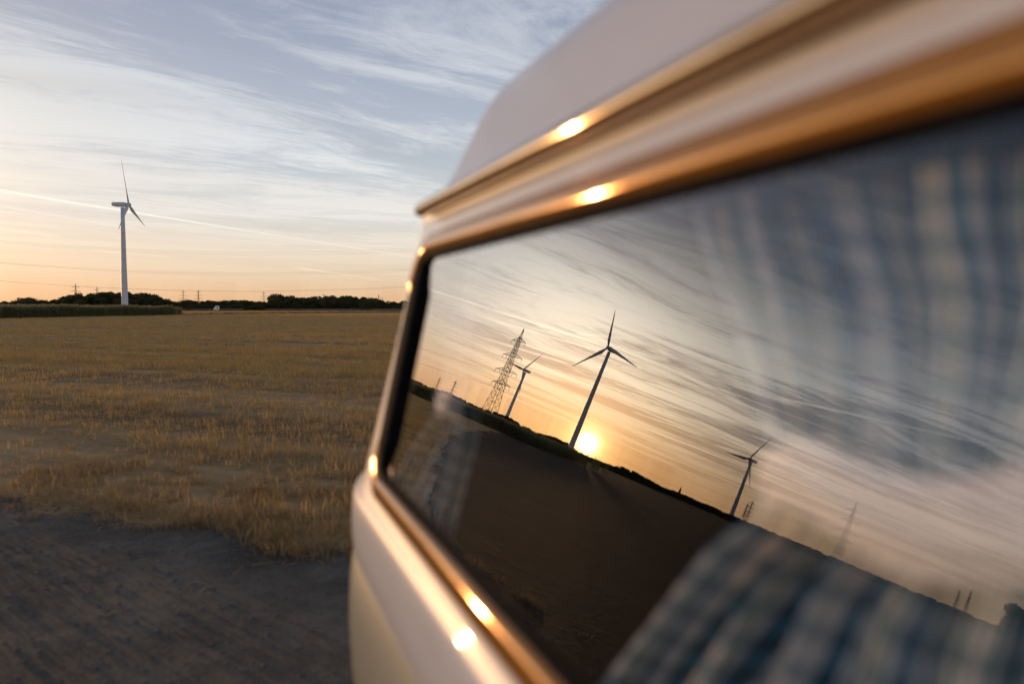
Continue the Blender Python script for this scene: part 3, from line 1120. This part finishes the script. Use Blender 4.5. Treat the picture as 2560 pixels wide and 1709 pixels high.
# ------------------------------------------------------------------ curtains inside the window
def curtain(name, label, left, right, folds, depth, group, inward=0.062, wid=2.0):
    """left / right: tables e -> s of the two borders"""
    root = empty(name, van_loc, TZ)
    tag(root, label, 'curtain', group)
    nu, nv = 150, 60
    e0, e1 = -0.345, 0.236
    v, uv, f = [], [], []
    ph = random.uniform(0, 6)
    # the cloth's own width follows the folds at the rod
    arc, last, acc = [], None, 0.0
    for i in range(nu + 1):
        u = i / nu
        ang = 2 * math.pi * folds * u + ph
        pt = (u * abs(interp(left, e1) - interp(right, e1)), depth * 1.15 * math.sin(ang))
        if last is not None:
            acc += math.dist(pt, last)
        last = pt
        arc.append(acc)
    for j in range(nv + 1):
        e = e0 + (e1 - e0) * j / nv
        sl, sr = interp(left, e), interp(right, e)
        wd = abs(sl - sr)
        squeeze = min(1.0, wd / 0.45)
        for i in range(nu + 1):
            u = i / nu
            ang = 2 * math.pi * folds * u + ph + 0.5 * math.sin(e * 9 + u * 5)
            amp = depth * (0.75 + 0.45 * math.sin(u * 7.3 + 1.1)) * (0.55 + 0.45 * (1 - squeeze) + 0.2)
            o = -inward + amp * math.sin(ang) + 0.3 * amp * math.sin(2.3 * ang + 1.0 + e * 6)
            s = sl + (sr - sl) * u + 0.004 * math.sin(ang * 1.3 + 2)
            v.append(win(s, e, o))
            uv.append((arc[i] + 0.003 * math.sin(e * 22 + u * 9), (e - e0) * 1.04 + 0.006 * math.sin(u * 19)))
    for j in range(nv):
        for i in range(nu):
            a = j * (nu + 1) + i
            f.append((a, a + 1, a + nu + 2, a + nu + 1))
    # van local to this root: both share the same origin and rotation
    o = mesh_obj('cloth', v, f, M['gingham'], root, True)
    lay = o.data.uv_layers.new(name='UVMap')
    idx = np.zeros(len(o.data.loops), dtype=np.int32)
    o.data.loops.foreach_get('vertex_index', idx)
    lay.data.foreach_set('uv', np.asarray(uv, dtype=np.float32)[idx].ravel())
    return root


def ribbon(root, path, w0, w1, inward):
    """tie-back band: path of (s, e) with a pleated face"""
    v, f = [], []
    n, m_ = len(path), 14
    for i, (s, e) in enumerate(path):
        t = i / (n - 1)
        wd = w0 + (w1 - w0) * t
        for k in range(m_ + 1):
            q_ = k / m_
            o = -inward + 0.008 * math.sin(q_ * 3.1416) + 0.003 * math.sin(q_ * 17 + t * 5) - 0.02 * (abs(2 * t - 1) ** 4)
            v.append(win(s, e + (q_ - 0.5) * wd, o))
    for i in range(n - 1):
        for k in range(m_):
            a = i * (m_ + 1) + k
            f.append((a, a + 1, a + m_ + 2, a + m_ + 1))
    o = mesh_obj('tie_back', v, f, M['ribbon'], root, True)
    md = o.modifiers.new('thickness', 'SOLIDIFY')
    md.thickness = 0.003
    return o


c1 = curtain('curtain', 'blue gingham curtain hanging large behind the near end of the van window', [(-0.345, 0.70), (-0.298, 0.655), (-0.218, 0.60), (-0.123, 0.535), (-0.079, 0.485), (-0.03, 0.48), (0.02, 0.52), (0.07, 0.56), (0.16, 0.64), (0.236, 0.69)],
             [(-0.345, -0.06), (-0.2, 0.0), (-0.079, 0.10), (0.0, 0.09), (0.1, -0.02), (0.236, -0.08)], 8, 0.030, 'gingham curtains in the van window', 0.066)
ribbon(c1, [(0.49 - 0.40 * i / 24, -0.050 + 0.01 * math.sin(i * 0.5) + 0.03 * (i / 24)) for i in range(25)], 0.05, 0.075, 0.034)
c2 = curtain('curtain', 'blue gingham curtain tied back small at the far end of the van window', [(-0.345, 1.63), (-0.3, 1.59), (-0.2, 1.47), (-0.13, 1.38), (-0.079, 1.35), (-0.03, 1.37), (0.05, 1.47), (0.236, 1.60)],
             [(-0.345, 1.14), (-0.3, 1.18), (-0.2, 1.18), (-0.13, 1.18), (-0.079, 1.215), (-0.03, 1.22), (0.05, 1.21), (0.236, 1.20)], 5, 0.016, 'gingham curtains in the van window', 0.034)
ribbon(c2, [(1.36 - 0.15 * i / 16, -0.085 + 0.005 * math.sin(i * 0.7)) for i in range(17)], 0.06, 0.06, 0.014)


# ------------------------------------------------------------------ wind turbines
def blade_loft(Ln):
    st_ = [(0.0, 0.55, 0.9, 0), (0.03, 0.55, 0.9, 0), (0.09, 0.75, 0.6, 14), (0.18, 1.15, 0.30, 13), (0.27, 1.0, 0.24, 10), (0.45, 0.72, 0.20, 6), (0.65, 0.48, 0.17, 3), (0.82, 0.33, 0.15, 1.5), (0.95, 0.18, 0.14, 0.5), (1.0, 0.05, 0.14, 0)]
    v, f = [], []
    n = 12
    k = Ln / 30.0
    for t, half, thick, tw in st_:
        c = half * 2.5 * k
        a = R(tw + 4)
        lead = 0.5 if t < 0.05 else 0.33
        for i in range(n):
            th = 2 * math.pi * i / n
            x = (0.5 - 0.5 * math.cos(th) - lead) * c
            y = 0.5 * thick * c * math.sin(th) * (1.0 if t < 0.05 else (0.6 + 0.7 * (0.5 + 0.5 * math.cos(th))))
            v.append((x * math.cos(a) - y * math.sin(a), x * math.sin(a) + y * math.cos(a), t * Ln + 0.7 * k))
    for j in range(len(st_) - 1):
        for i in range(n):
            i2 = (i + 1) % n
            f.append((j * n + i, j * n + i2, (j + 1) * n + i2, (j + 1) * n + i))
    f += [tuple(range(n)), tuple(range((len(st_) - 1) * n, len(st_) * n))]
    return v, f


def turbine(label, az, dist, hub_h, Ln, c, phase, group, tilt=5.0, r0=2.05, r1=1.15):
    d = Vector((math.sin(R(az)), math.cos(R(az)), 0))
    r = Vector((math.cos(R(az)), -math.sin(R(az)), 0))
    ax = (r * math.sqrt(1 - c * c) - d * c).normalized()          # the rotor looks this way
    over = 3.6
    base = at(az, dist) - ax * over * math.sqrt(1 - c * c) * 0.0 - ax * over
    root = empty('wind_turbine', (base.x, base.y, 0), math.atan2(ax.y, ax.x))
    tag(root, label, 'wind turbine', group)
    H = hub_h - 1.9
    mb = MB()
    mb.lathe([(r0 * 1.45, 0), (r0 * 1.45, 1.4), (r0 * 1.12, 1.6), (r0, 2.4), (r0 * 0.93, H * 0.25), (r0 + (r1 - r0) * 0.5, H * 0.5), (r0 + (r1 - r0) * 0.76, H * 0.75), (r1, H)], 32)
    tw = mb.build('tower', M['turbine'], root, True)
    for k in (0.25, 0.5, 0.75):
        mb = MB()
        rr = r0 + (r1 - r0) * k + 0.03
        mb.lathe([(rr, -0.09), (rr + .03, -0.05), (rr + .03, 0.05), (rr, 0.09)], 32, (0, 0, H * k))
        mb.build('flange', M['seam'], tw, True)
    mb = MB()
    mb.box((0, -r0 * 1.0, 3.4), (0.95, 0.16, 2.1))
    mb.build('door', M['seam'], tw)
    # nacelle: lofted box, tapered tail
    v, f = [], []
    secs = [(-6.6, 0.55, 0.45, 0.35), (-6.3, 1.15, 1.1, 0.15), (-4.0, 1.45, 1.45, 0.0), (-0.5, 1.5, 1.55, 0.0), (1.6, 1.45, 1.5, 0.0), (2.3, 1.1, 1.15, 0.0)]
    n = 16
    for x, wy, wz, up in secs:
        for i in range(n):
            a = 2 * math.pi * i / n
            cc, s_ = math.cos(a), math.sin(a)
            v.append((x, wy * math.copysign(abs(cc) ** 0.5, cc), hub_h + up + wz * math.copysign(abs(s_) ** 0.5, s_)))
    for j in range(len(secs) - 1):
        for i in range(n):
            i2 = (i + 1) % n
            f.append((j * n + i, j * n + i2, (j + 1) * n + i2, (j + 1) * n + i))
    f += [tuple(range(n)), tuple(range((len(secs) - 1) * n, len(secs) * n))]
    na = mesh_obj('nacelle', v, f, M['turbine'], root, True)
    mb = MB()
    mb.bar((-5.6, 0, hub_h + 1.3), (-5.6, 0, hub_h + 2.6), 0.06)
    mb.bar((-5.6, 0, hub_h + 2.5), (-5.9, 0.3, hub_h + 2.5), 0.06)
    mb.build('wind_vane', M['seam'], na)
    # spinner
    mb = MB()
    mb.lathe([(1.15, -0.9), (1.35, -0.4), (1.35, 0.5), (1.05, 1.2), (0.55, 1.7), (0.05, 1.85)], 24)
    mb.v = [(p[2] + over, p[1], -p[0] + hub_h) for p in mb.v]
    mb.build('spinner', M['blade'], root, True)
    bv, bf = blade_loft(Ln)
    me = bpy.data.meshes.new('blade')
    me.from_pydata(bv, [], bf)
    me.materials.append(M['blade'])
    me.polygons.foreach_set('use_smooth', [True] * len(me.polygons))
    for k in range(3):
        b = bpy.data.objects.new('blade', me)
        link(b, root)
        b.matrix_parent_inverse = Matrix.Identity(4)
        # local frame: x along the axis, seen from in front clockwise angles run towards -y... sign picked for the camera side
        rot = Matrix.Rotation(R(-tilt), 4, 'Y') @ Matrix.Rotation(R(phase + 120 * k), 4, 'X') @ Matrix.Rotation(R(90), 4, 'Z')
        b.matrix_local = Matrix.Translation((over + 0.25, 0, hub_h)) @ rot
    return root


GT = 'wind turbines standing in the fields'
turbine('white wind turbine rising behind the maize left of the van', -27.25, 550, 69.5, 29.5, 0.32, 8.3, GT)
turbine('tall wind turbine next to the low sun, mirrored in the van window', -48.27, 522, 79.5, 29.0, 0.85, -14.8, GT)
turbine('wind turbine beside the lattice pylon, mirrored in the van window', -42.89, 800, 64.2, 29.0, 0.66, 37.2, GT)
turbine('wind turbine right of the low sun, mirrored in the van window', -60.94, 725, 59.5, 29.0, 0.72, 29.8, GT)


# ------------------------------------------------------------------ lattice pylons and lines
ARMS = [(0.855, 7.9), (0.69, 11.0), (0.525, 12.8), (0.385, 10.8)]


def pylon_mesh(Hh, thick, detail):
    mb = MB()

    def hw(z):
        t = z / Hh
        return interp([(0.0, 4.1), (0.36, 2.1), (0.86, 0.9), (1.0, 0.06)], t) * Hh / 60
    zs = [0.0]
    while zs[-1] < Hh * 0.9:
        zs.append(zs[-1] + max(2.2 * Hh / 60, hw(zs[-1]) * (1.5 if detail else 2.6)))
    zs.append(Hh)
    for z0, z1 in zip(zs, zs[1:]):
        a, b = hw(z0), hw(z1)
        P0 = [(a, a, z0), (-a, a, z0), (-a, -a, z0), (a, -a, z0)]
        P1 = [(b, b, z1), (-b, b, z1), (-b, -b, z1), (b, -b, z1)]
        for i in range(4):
            j = (i + 1) % 4
            mb.bar(P0[i], P1[i], thick)
            mb.bar(P0[i], P1[j], thick * 0.6)
            if detail:
                mb.bar(P0[j], P1[i], thick * 0.6)
            mb.bar(P1[i], P1[j], thick * 0.6)
    return mb


def arm_mesh(Hh, frac, half, thick, detail):
    z = Hh * frac
    mb = MB()
    h = half * Hh / 60
    up = 2.3 * Hh / 60
    for sy in (-0.7, 0.7):
        mb.bar((-h, 0, z), (0, sy, z), thick)
        mb.bar((h, 0, z), (0, sy, z), thick)
        mb.bar((-h, 0, z + .1), (-0.8, sy, z + up), thick * 0.8)
        mb.bar((h, 0, z + .1), (0.8, sy, z + up), thick * 0.8)
    n = 5 if detail else 2
    for sg in (-1, 1):
        for i in range(1, n):
            t = i / n
            mb.bar((sg * h * (1 - t), 0, z), (sg * (h * (1 - t) + 0.8 * t), 0, z + up * t), thick * 0.6)
            if i > 1:
                t2 = (i - 1) / n
                mb.bar((sg * h * (1 - t2), 0, z), (sg * (h * (1 - t) + 0.8 * t), 0, z + up * t), thick * 0.5)
    return mb


INS = (0.97, 0.55)


def pylon(label, pos, rz, Hh, thick, detail, group):
    root = empty('power_pylon', (pos.x, pos.y, 0), rz)
    tag(root, label, 'pylon', group)
    pylon_mesh(Hh, thick, detail).build('mast', M['steel'], root)
    for fr, hf in ARMS:
        am = arm_mesh(Hh, fr, hf, thick, detail).build('crossarm', M['steel'], root)
        if detail:
            for sg in (-1, 1):
                for k in INS[:1] if fr > 0.8 else INS:
                    mb = MB()
                    x = sg * hf * k * Hh / 60
                    mb.bar((x, 0, Hh * fr), (x, 0, Hh * fr - 2.2), 0.11, 6)
                    mb.build('insulator', M['seam'], am)
    return root


PA = at(-41.65, 450)
PR = at(-68.5, 750)
vl = (PA - PR).normalized()
PB = PA + vl * 335
rzl = math.atan2(vl.y, vl.x) - math.pi / 2
GP = 'lattice power pylons across the fields'
pylon('large lattice pylon with four crossarms, mirrored left of the tall turbine', PA, rzl, 60, 0.12, True, GP)
pylon('lattice pylon with four crossarms mirrored low in the right of the van window', PR, rzl, 60, 0.12, True, GP)
pylon('lattice pylon at the far end of the wires, hidden behind the van', PB, rzl, 60, 0.12, True, GP)
far_p = [(-30.49, 1.67, 'first faint pylon from the left above the treetops'), (-29.25, 1.48, 'second faint pylon from the left above the treetops'), (-23.93, 1.34, 'faint pylon on the horizon, left of a close pair'),
         (-22.94, 1.35, 'faint pylon on the horizon, right of a close pair'), (-18.52, 1.29, 'faint pylon just left of the dark grove'), (-17.34, 1.15, 'faint pylon tip above the left end of the dark grove'),
         (-14.25, 1.12, 'faint pylon tip above the middle of the dark grove'), (-10.2, 1.08, 'faint pylon nearest the van edge on the horizon'),
         (-37.23, 1.46, 'left of two faint pylons mirrored by the van window frame'), (-38.44, 1.73, 'right of two faint pylons mirrored by the van window frame'),
         (-62.21, 1.95, 'taller of two close pylons mirrored beside the right turbine'), (-61.96, 1.63, 'shorter of two close pylons mirrored beside the right turbine'),
         (-69.13, 0.75, 'tiny far pylon mirrored beside the right pylon'), (-75.74, 1.56, 'left of two pale pylons mirrored at the far right'), (-76.32, 1.84, 'right of two pale pylons mirrored at the far right')]
proto = None
for az, el, lb in far_p:
    dist = 58.5 / math.tan(R(el))
    p = at(az, dist)
    if proto is None:
        proto = pylon(lb, p, R(20), 60, 0.30, False, GP)
    else:
        c_ = copy_tree(proto)
        c_.location = (p.x, p.y, 0)
        c_.rotation_euler = (0, 0, R(20 + random.uniform(-15, 15)))
        c_['label'] = lb
names = {0: 'topmost', 1: 'middle', 2: 'lowest'}


def span(P, Q, xoff, z, sag):
    side = Vector((math.cos(rzl), math.sin(rzl), 0)) * xoff
    pts = []
    for i in range(41):
        t = i / 40
        p = P.lerp(Q, t) + side
        p.z = z - 4 * sag * t * (1 - t)
        pts.append(p)
    return pts


for lv, (fr, hf) in enumerate(ARMS[1:]):
    for si, (P, Q, nm) in enumerate(((PA, PB, 'crossing the sky left of the van'), (PR, PA, 'mirrored in the van window'))):
        for wi, k in enumerate((-INS[0], -INS[1], INS[1], INS[0])):
            pts = span(P, Q, hf * k, 60 * fr - 2.2, 11.0 if si == 0 else 13.0)
            mb = MB()
            for a, b in zip(pts, pts[1:]):
                mb.bar(a, b, 0.015, 3)
            o = mb.build('power_line', M['wire'])
            tag(o, '%s level of thin power lines %s' % (names[lv], nm), 'power line', '%s power lines %s' % (names[lv], nm))


# ------------------------------------------------------------------ trees, hedge, far things
def tree_proto(w, h, lobes, nleaf, trunk_h):
    mb = MB()
    mb.bar((0, 0, -0.2), (0.1, 0, trunk_h), 0.38, 7, 0.26)
    cr_ = []
    for _ in range(lobes):
        a = random.uniform(0, 6.283)
        rr = random.uniform(0.1, 0.62) * w / 2
        cz = trunk_h * 0.75 + (h - trunk_h * 0.75) * random.uniform(0.12, 0.8)
        sz = random.uniform(0.24, 0.40) * w * (1.1 - 0.45 * (cz / h))
        cr_.append((rr * math.cos(a), rr * math.sin(a), cz, sz))
        mb.bar((0.1, 0, trunk_h * random.uniform(0.6, 1.0)), (rr * math.cos(a), rr * math.sin(a), cz), 0.15, 5, 0.05)
    tk = (mb.v, mb.f)
    v, f = [], []
    for _ in range(nleaf):
        cx_, cy_, cz, sz = random.choice(cr_)
        u = Vector((random.gauss(0, 1), random.gauss(0, 1), random.gauss(0, 1)))
        u.normalize()
        rad = sz * random.uniform(0.45, 1.05) ** 0.6
        p = Vector((cx_, cy_, cz)) + Vector((u.x, u.y, u.z * 0.85)) * rad
        p.z = max(0.7, min(p.z, h * 1.03))
        nrm = (u + Vector((random.gauss(0, .6), random.gauss(0, .6), random.gauss(0, .6)))).normalized()
        t1 = nrm.orthogonal().normalized()
        t2 = nrm.cross(t1)
        s = random.uniform(0.22, 0.55)
        b = len(v)
        v += [p - t1 * s, p + t2 * s * .8, p + t1 * s, p - t2 * s * .8]
        f.append((b, b + 1, b + 2, b + 3))
    return tk, (v, f)


protos = []
for i in range(6):
    (tvv, tf), (lv_, lf) = tree_proto(random.uniform(8, 11), 10.0, random.randint(9, 13), 2600, random.uniform(1.8, 3.0))
    mt = bpy.data.meshes.new('trunk')
    mt.from_pydata(tvv, [], tf)
    mt.materials.append(M['bark'])
    ml = bpy.data.meshes.new('crown')
    ml.from_pydata([tuple(p) for p in lv_], [], lf)
    ml.materials.append(M['leaf'])
    protos.append((mt, ml))


def plant_tree(az, dist, h, wk, label, group):
    p = at(az, dist)
    r = empty('tree', (p.x, p.y, 0), random.uniform(0, 6.28))
    s = h / 10.0
    r.scale = (s * wk, s * wk, s)
    tag(r, label, 'tree', group)
    mt, ml = random.choice(protos)
    link(bpy.data.objects.new('trunk', mt), r)
    link(bpy.data.objects.new('crown', ml), r)


# treetop outline: (azimuth, elevation of the tops); direct view first, then what the window mirrors
segs = [([(-36, 0.42), (-34.2, 0.45), (-33.2, 0.62), (-32.4, 0.45), (-31.9, 0.62), (-31.2, 0.50)], 600, 'dark tree in the low row behind the maize at the left', 1.3),
        ([(-31.2, 0.75), (-30.9, 0.95), (-30.0, 1.0), (-28.5, 1.03), (-26.9, 1.0), (-26.2, 0.98), (-25.6, 0.80), (-24.9, 0.68)], 610, 'dark tree in the grove behind the wind turbine', 1.0),
        ([(-24.9, 0.52), (-24.0, 0.50), (-23.5, 0.62), (-22.8, 0.45), (-21.9, 0.55), (-21.0, 0.52), (-20.2, 0.58), (-19.2, 0.50), (-18.5, 0.42), (-18.0, 0.42)], 640, 'dark tree in the low row behind the white cabin', 1.2),
        ([(-17.9, 0.85), (-17.3, 0.93), (-16.5, 0.85), (-15.8, 0.85), (-15.2, 0.75)], 600, 'dark tree in the rounded grove right of the white cabin', 1.0),
        ([(-14.9, 0.83), (-13.8, 0.92), (-12.6, 0.90), (-11.8, 0.80), (-11.0, 0.78), (-10.2, 0.62), (-9.4, 0.52), (-7.5, 0.5)], 600, 'dark tree in the long grove beside the van edge', 1.0),
        ([(-36.0, 0.35), (-37.0, 0.42), (-38.5, 0.60), (-39.5, 0.50), (-41.0, 0.42), (-43.0, 0.62), (-44.2, 0.55), (-45.2, 0.36), (-46.2, 0.45), (-47.5, 0.60), (-48.6, 0.42)], 620, 'dark tree in the row mirrored left of the sun', 1.2),
        ([(-48.7, 0.28), (-50.0, 0.22), (-51.5, 0.25), (-52.2, 0.40), (-53.2, 0.48), (-54.5, 0.46), (-55.4, 0.30), (-56.6, 0.2)], 700, 'dark tree in the row mirrored right of the sun', 1.4)]
for tab, dist, lb, wk in segs:
    tab = sorted(tab)
    az = tab[0][0]
    while az < tab[-1][0]:
        el = interp(tab, az)
        dd = dist + random.uniform(-22, 22)
        h = (CAM_H + dd * math.tan(R(el))) * random.uniform(0.98, 1.12)
        plant_tree(az, dd, h, wk * random.uniform(0.85, 1.15), lb, lb.replace('dark tree', 'dark trees'))
        if el > 0.6:
            plant_tree(az + random.uniform(-.2, .2), dd - 18, h * random.uniform(0.6, 0.85), wk * 1.2, lb, lb.replace('dark tree', 'dark trees'))
        az += math.degrees(h * wk * (0.34 if el > 0.6 else 0.42) / dd)
plant_tree(-78.9, 330, 12.5, 0.95, 'broad lone tree mirrored at the right edge of the van window', None)
plant_tree(-23.55, 560, 7.5, 0.45, 'small pointed tree standing out above the low row', None)

hp = []
for _ in range(2600):
    az = random.uniform(-83, -6)
    p = at(az, random.uniform(575, 600) if az > -36 else random.uniform(600, 690))
    s = random.uniform(0.22, 0.42) if az > -56 else random.uniform(0.28, 0.55)
    hp.append((p.x, p.y, 0.0, s * 1.5, s * 1.5, s, random.randrange(6)))
scatter('hedgerow', 'low dark hedge running under the trees along the horizon', 'hedge', hp, [p[1] for p in protos])

cb = empty('field_cabin', at(-21.75, 520), R(21))
tag(cb, 'small white stepped cabin at the far edge of the pale field', 'cabin')
mb = MB()
mb.box((0.35, 0, 1.95), (2.5, 2.2, 2.7))
mb.build('main_cabin', M['white_board'], cb)
mb = MB()
mb.box((-1.35, 0, 1.4), (0.9, 2.0, 1.6))
mb.build('low_annex', M['white_board'], cb)
for sx in (-0.7, 1.1):
    mb = MB()
    mb.bar((sx, -1.05, 0.35), (sx, 1.05, 0.35), 0.35, 14)
    mb.build('wheel', M['tyre'], cb)
mb = MB()
mb.box((0.5, -1.12, 2.2), (0.8, 0.05, 0.7))
mb.build('window', M['dark_panel'], cb)

gr = empty('guard_rail', at(-16, 566), 0)
tag(gr, 'long pale guard rail along the road at the field edge', 'guard rail')
mb = MB()
prev = None
base = at(-16, 566)
for i in range(61):
    p = at(-25.5 + 18.5 * i / 60, 566) - base
    if prev is not None and not (18 < i < 24):
        mb.bar((prev.x, prev.y, 1.0), (p.x, p.y, 1.0), 0.10)
    prev = p
mb.build('rail', M['white_board'], gr)
pm = MB()
pm.box((0, 0, 0.45), (0.14, 0.14, 0.9))
po = None
for i in range(61):
    if 18 < i < 23:
        continue
    p = at(-25.5 + 18.5 * i / 60, 566.3) - base
    if po is None:
        po = pm.build('post', M['steel'], gr)
        o = po
    else:
        o = po.copy()
        link(o)
        o.parent = gr
    o.location = (p.x, p.y, 0)

mast = empty('lamp_mast', at(-9.93, 590), 0)
tag(mast, 'thin lamp mast on the horizon close to the van edge', 'mast')
mb = MB()
mb.bar((0, 0, 0), (0, 0, 9.6), 0.16, 6, 0.1)
mb.build('pole', M['steel'], mast)
mb = MB()
mb.box((0, 0, 9.7), (0.9, 0.3, 0.35))
mb.build('lamp_head', M['dark_panel'], mast)

ch = empty('church', at(-57.2, 1500), R(30))
tag(ch, 'tiny far church with a pointed spire, mirrored above the dark trees', 'church')
mb = MB()
mb.box((0, 0, 6), (3.8, 3.8, 12))
mb.build('tower', M['stone'], ch)
mb = MB()
mb.bar((0, 0, 12), (0, 0, 25), 2.6, 4, 0.05)
mb.build('spire', M['slate'], ch)
mb = MB()
mb.box((10, 0, 3.5), (15, 8, 7))
mb.build('nave', M['stone'], ch)
mb = MB()
mb.add([(2.4, -4.4, 7), (17.8, -4.4, 7), (17.8, 4.4, 7), (2.4, 4.4, 7), (2.4, 0, 11), (17.8, 0, 11)], [(0, 1, 5, 4), (2, 3, 4, 5), (0, 4, 3), (1, 2, 5), (0, 3, 2, 1)])
mb.build('nave_roof', M['slate'], ch)
